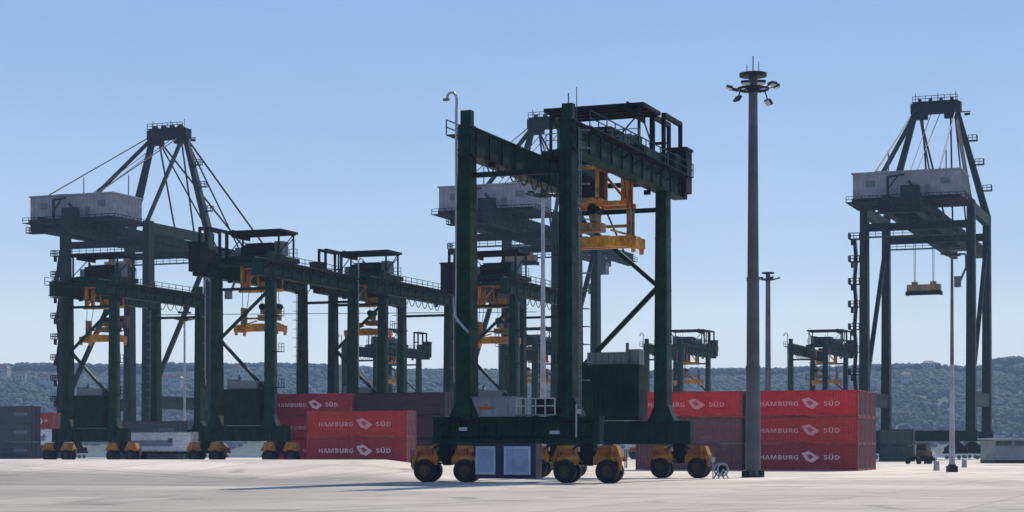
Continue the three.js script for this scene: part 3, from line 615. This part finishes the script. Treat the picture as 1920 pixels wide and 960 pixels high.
for (let t = 0; t < 3; t++) container(['grey', 'white', 'red'][t], `${['grey', 'white', 'red'][t]} short container, ${tiers[t]} of the pile beside the leftmost quay crane's leg`, slot(-81.2, 330, 0, 0, t, 6.058, 0), { L: 6.058, k: t });
for (let t = 0; t < 2; t++) container(['dark', 'red'][t], ['dark container under an end-on red one behind the pale trailer', 'red container seen end-on behind the pale container trailer'][t], [-61.6, .72 + t * (CH + .012), -306], { turn: TURN + Math.PI / 2, k: 1 });

for (let t = 0; t < 2; t++) container('grey', `plain slate grey container, ${['lower', 'upper'][t]} of two under the crane over the pale trailer`, [-55.3, .72 + t * (CH + .012), -284], { k: t });
for (let t = 0; t < 2; t++) container('green', `short dark green container, ${['lower', 'upper'][t]} of the pair right of the red stack`, [(1682 - 960) / FOCAL * 335, .012 + t * (CH + .012), -335], { L: 6.058, k: t });

// ---------------------------------------------------------------- semi-trailer with its pale container
{
  const D = 276, px = 300, x = (px - 960) / FOCAL * D, y = groundY(x, -D);
  const t = thing('container_trailer', 'flat skeletal container trailer under a pale grey container', 'trailer', [x, y, -D], TURN);
  part('chassis', [box(12.4, .3, .25, 0, 1.05, .55), box(12.4, .3, .25, 0, 1.05, -.55), ...[-5.9, -3, 0, 3, 5.9].map((k) => box(.2, .16, 2.44, k, 1.12, 0))], M.black, t);
  for (const k of [-4.6, -3.3]) for (const s of [-1, 1]) part('wheel', wheelGeo(.5, .5, k, .51, s * .9, 18), M.tyre, t);
  for (const s of [-1, 1]) part('landing_leg', box(.16, 1.0, .16, 3.6, .5, s * .7), M.steel, t);
  container('white', 'pale grey-blue container with a darker painted band lying on the trailer', [x, y + 1.21, -D], { k: 0 });
}

// ---------------------------------------------------------------- lamp masts
function highMast(px, D, top, label, detail, mats, rTop = .36, rBase = .66) {
  const x = (px - 960) / FOCAL * D, g0 = groundY(x, -D), H = top;
  const o = thing('lamp_mast', label, 'lamp mast', [x, g0, -D], 0, 'tall yard lamp masts');
  const ys = [0, H * .27, H * .49, H];
  const rad = (y) => rBase + (rTop - rBase) * (y / H);
  for (let k = 0; k < 3; k++) part('mast_section', [new THREE.CylinderGeometry(rad(ys[k + 1]) , rad(ys[k]) + (k ? -.03 : 0), ys[k + 1] - ys[k], 20).translate(0, (ys[k] + ys[k + 1]) / 2, 0), new THREE.CylinderGeometry(rad(ys[k]) + .04, rad(ys[k]) + .04, .25, 20).translate(0, ys[k] + .13, 0)], mats[k], o);
  part('base_plate', [new THREE.CylinderGeometry(rBase + .3, rBase + .3, .12, 20).translate(0, .06, 0), ...[...Array(8)].map((_, k) => box(.06, .5, .34, 0, .3, rBase + .12).rotateY(k * Math.PI / 4))], M.mastDark, o);
  part('lamp_ring', [new THREE.CylinderGeometry(1.15, 1.15, .26, 24).translate(0, H + .02, 0), new THREE.TorusGeometry(1.25, .12, 8, 28).rotateX(Math.PI / 2).translate(0, H - 1.15, 0), new THREE.CylinderGeometry(.5, .5, .5, 16).translate(0, H - 1.2, 0), new THREE.CylinderGeometry(.3, .3, 1.0, 12).translate(0, H - .5, 0), ...[...Array(6)].map((_, k) => box(.1, .1, 1.3, 0, H - 1.15, .75).rotateY(k * Math.PI / 3))], M.mastDark, o);
  const n = detail ? 10 : 6;
  for (let k = 0; k < n; k++) {
    const a = k / n * 2 * Math.PI + .2, low = detail && k % 5 === 3, b = low ? 1.6 : 1.95, y = low ? H - 2.1 : H - .95;
    const fl = part('floodlight', [box(.72, .2, .52).rotateX(low ? .9 : -.25).translate(0, y, b), beam(V(0, H - 1.15, 1.2), V(0, y, b), .08, .08)].map((q) => q.rotateY(a)), M.mastDark, o);
    if (detail) part('lens', box(.6, .04, .42).translate(0, -.11, 0).rotateX(low ? .9 : -.25).translate(0, y, b).rotateY(a), M.lens, fl);
  }
  if (detail) part('lightning_rod', [rod(V(0, H, 0), V(0, H + 1.6, 0), .05), rod(V(.45, H, .2), V(.45, H + 1.1, .2), .035), rod(V(-.5, H, -.1), V(-.5, H + .9, -.1), .035)], M.galvDark, o);
  return o;
}
highMast(1412, 156, 33.6, 'tall round lamp mast with a crown of floodlights before the red containers', true, [M.mast, M.mast, M.mast]);
highMast(1440, 340, 34.3, 'distant hazy lamp mast seen just right of the tall mast in front', false, [M.mast, M.mast, M.mast], .42, .66);
highMast(1018, 226, 34.2, 'slender pale lamp mast in front of the half hidden quay crane', false, [M.galv, M.galv, M.galv], .2, .42);
highMast(346, 320, 25, 'thin pale lamp mast behind the cranes farthest left', false, [M.galv, M.galv, M.galv], .16, .26);
{
  const D = 190, x = (1785 - 960) / FOCAL * D;
  const o = thing('street_lamp', 'plain pale lamp pole on a dark foot right of the red containers', 'lamp post', [x, 0, -D]);
  part('pole', [new THREE.CylinderGeometry(.2, .32, 11, 14).translate(0, 5.5, 0)], M.galv, o);
  part('pole_top', [new THREE.CylinderGeometry(.13, .19, 11.2, 14).translate(0, 16.6, 0)], M.galvDark, o);  // darker grey than the lower half: its backlit look is painted in
  part('footing', [box(1.0, .62, 1.0, 0, .31, 0), box(.7, .16, .7, 0, .7, 0)], M.mastDark, o);
  part('lamp_head', [box(1.5, .22, .4, .1, 22.1, 0), box(.7, .16, .36, -.8, 22.2, 0), box(.7, .16, .36, 1.0, 22.2, 0)], M.mastDark, o);
}
{
  // level cable strung between the left and the middle quay crane
  const o = thing('overhead_cable', 'thin grey cable running level behind the yard cranes between two quay cranes', 'cable');
  part('cable', rod(V(-89, 35.4, -462), V(6, 35.4, -452), .09, 6), M.galvDark, o);
}

// ---------------------------------------------------------------- small things on the right
{
  const D = 286, at = (px) => (px - 960) / FOCAL * D;
  const tr = thing('terminal_tractor', 'brown terminal tractor parked under the quay crane right of the red stack', 'tractor', [at(1722), 0, -D], TURN + 1.2);
  part('chassis', [box(5.2, .35, 1.1, 0, .85, 0), box(2.6, .25, 2.3, 1.2, 1.05, 0), box(.9, .5, 2.4, 2.5, .7, 0)], M.black, tr);
  const cb = part('cab', [taper(1.6, 1.8, 1.45, 1.6, 1.15, 3.1, 1.5, 0), box(1.7, .12, 1.9, 1.5, 3.16, 0), box(1.1, .9, 1.5, 2.3, 1.5, 0)], M.tractor, tr);
  part('window', [taper(1.64, 1.5, 1.5, 1.4, 2.1, 2.95, 1.5, 0), taper(1.4, 1.84, 1.3, 1.66, 2.1, 2.95, 1.5, 0)], M.glass, cb);
  part('fifth_wheel', box(1.0, .2, 1.0, -1.2, 1.2, 0), M.maroonBox, tr);
  for (const x of [-1.5, 1.8]) for (const s of [-1, 1]) part('wheel', wheelGeo(.52, .4, x, .53, s * .95, 18), M.tyre, tr);
  const v = thing('van', 'small white van parked right of the brown tractor', 'van', [at(1748), 0, -D - 4], TURN + 1.35);
  const body = part('body', [box(3.2, 1.5, 1.75, -.5, 1.2, 0), taper(4.6, 1.75, 4.5, 1.72, .4, 1.15, 0, 0), taper(1.3, 1.7, .5, 1.6, 1.15, 1.94, 1.5, 0, 1.15, 0)], M.white, v);
  part('windscreen', [taper(1.32, 1.5, .6, 1.4, 1.2, 1.88, 1.53, 0, 1.2, 0)], M.glass, body);
  for (const x of [-1.5, 1.5]) for (const s of [-1, 1]) part('wheel', wheelGeo(.34, .22, x, .34, s * .8, 16), M.tyre, v);
}
{
  const D = 150, x = (1352 - 960) / FOCAL * D;
  const o = thing('cable_reel', 'grey steel cable reel on a small stand beside the nearest crane', 'cable reel', [x, 0, -D], .5);
  part('stand', [beam(V(-.5, 0, .3), V(0, .75, .3), .09, .09), beam(V(.5, 0, .3), V(0, .75, .3), .09, .09), beam(V(-.5, 0, -.3), V(0, .75, -.3), .09, .09), beam(V(.5, 0, -.3), V(0, .75, -.3), .09, .09), rod(V(-.55, 0, -.35), V(-.55, 1.65, -.35), .05), box(.3, .4, .2, -.55, 1.5, -.35)], M.galv, o);
  part('flange', new THREE.TorusGeometry(.5, .07, 8, 24).translate(0, .72, .22), M.galv, o);
  part('flange', new THREE.TorusGeometry(.5, .07, 8, 24).translate(0, .72, -.22), M.galv, o);
  part('coil', new THREE.CylinderGeometry(.34, .34, .4, 18).rotateX(Math.PI / 2).translate(0, .72, 0), M.black, o);
}
{
  const D = 200, spots = [[1756, 203, 'grey concrete bollard just left of the lamp pole on the dark foot'], [1808, 235, 'grey concrete bollard just right of the lamp pole on the dark foot']];
  for (const [px, d, label] of spots) {
    const o = thing('bollard', label, 'bollard', [(px - 960) / FOCAL * d, 0, -d], 0);
    part('post', [new THREE.CylinderGeometry(.28, .34, 1.0, 14).translate(0, .5, 0)], M.concrete, o);
    part('cap', [new THREE.SphereGeometry(.28, 14, 6, 0, 6.3, 0, 1.57).scale(1, .4, 1).translate(0, 1, 0)], M.galv, o);
  }
}
{
  const D = 300, x0 = (1862 - 960) / FOCAL * D;
  const o = thing('low_building', 'long low grey shed with a white roof edge and dark window band', 'building', [x0 + 14, 0, -D - 4], 0);
  part('wall', [box(28, 2.4, 8, 0, 1.6, 0), box(28, .9, 7.9, 0, 3.2, 0)], M.wall, o);
  part('plinth', box(28.1, .5, 8.1, 0, .25, 0), M.mastDark, o);
  part('roof', [box(28.8, .3, 9, 0, 3.9, 0), box(1.2, .6, 1.2, -12, 4.2, 1)], M.galv, o);
  for (let k = 0; k < 9; k++) { const w = part('window', box(2.5, .75, .08, -12.3 + k * 3.05, 3.2, 4.0), M.glass, o); part('frame', [box(.1, .8, .14, -12.3 + k * 3.05, 3.2, 4.02), box(2.6, .08, .14, -12.3 + k * 3.05, 2.8, 4.02)], M.galvDark, w); }
  part('door', box(1.4, 2.0, .1, -6, 1.4, 4.05), M.steel, o);
}
// ---------------------------------------------------------------- houses on the hillside
{
  const r = rng(99);
  const spots = [[4, 712, 12, 'pale house low on the far left of the hillside'], [38, 722, 9, 'small pale house beside a grove on the left hillside'], [90, 728, 16, 'pale block beside the leftmost crane leg, part way up the hill'], [312, 727, 15, 'pale house seen left of the thin lamp mast on the hill'], [332, 730, 10, 'smaller pale house seen just left of the thin lamp mast'], [452, 712, 12, 'pale house on the slope seen between the legs of a yard crane'], [1700, 722, 9, 'small pale house on the hillside right of the far quay crane leg'], [1742, 700, 11, 'pale house high on the right hillside']];
  for (const [px, py, w, label] of spots) {
    const D = 1690, x = (px - 960) / FOCAL * D, gy = hillY(x, D), top = (HORIZON - py) / FOCAL * D + EYE;
    let d = D, y = gy; for (let q = 1420; q < 1790; q += 5) { const xx = (px - 960) / FOCAL * q; if (hillY(xx, q) >= (HORIZON - py) / FOCAL * q + EYE) { d = q - 8; y = hillY((px - 960) / FOCAL * d, d); break; } }
    const o = thing('hillside_house', label, 'house', [(px - 960) / FOCAL * d, y + 3, -d - 2], (r() - .5) * .6);
    part('wall', box(w, 12, 9, 0, 2, 0), M.concrete, o);
    part('roof', [taper(w + 1, 10, w - 3, 1, 8, 10.4)], M.maroonBox, o);
    for (let k = 0; k < 3; k++) part('window', box(1.4, 1.6, .2, -w * .3 + k * w * .3, 5.2, 4.52), M.glass, o);
  }
}
renderer.render(scene, camera);
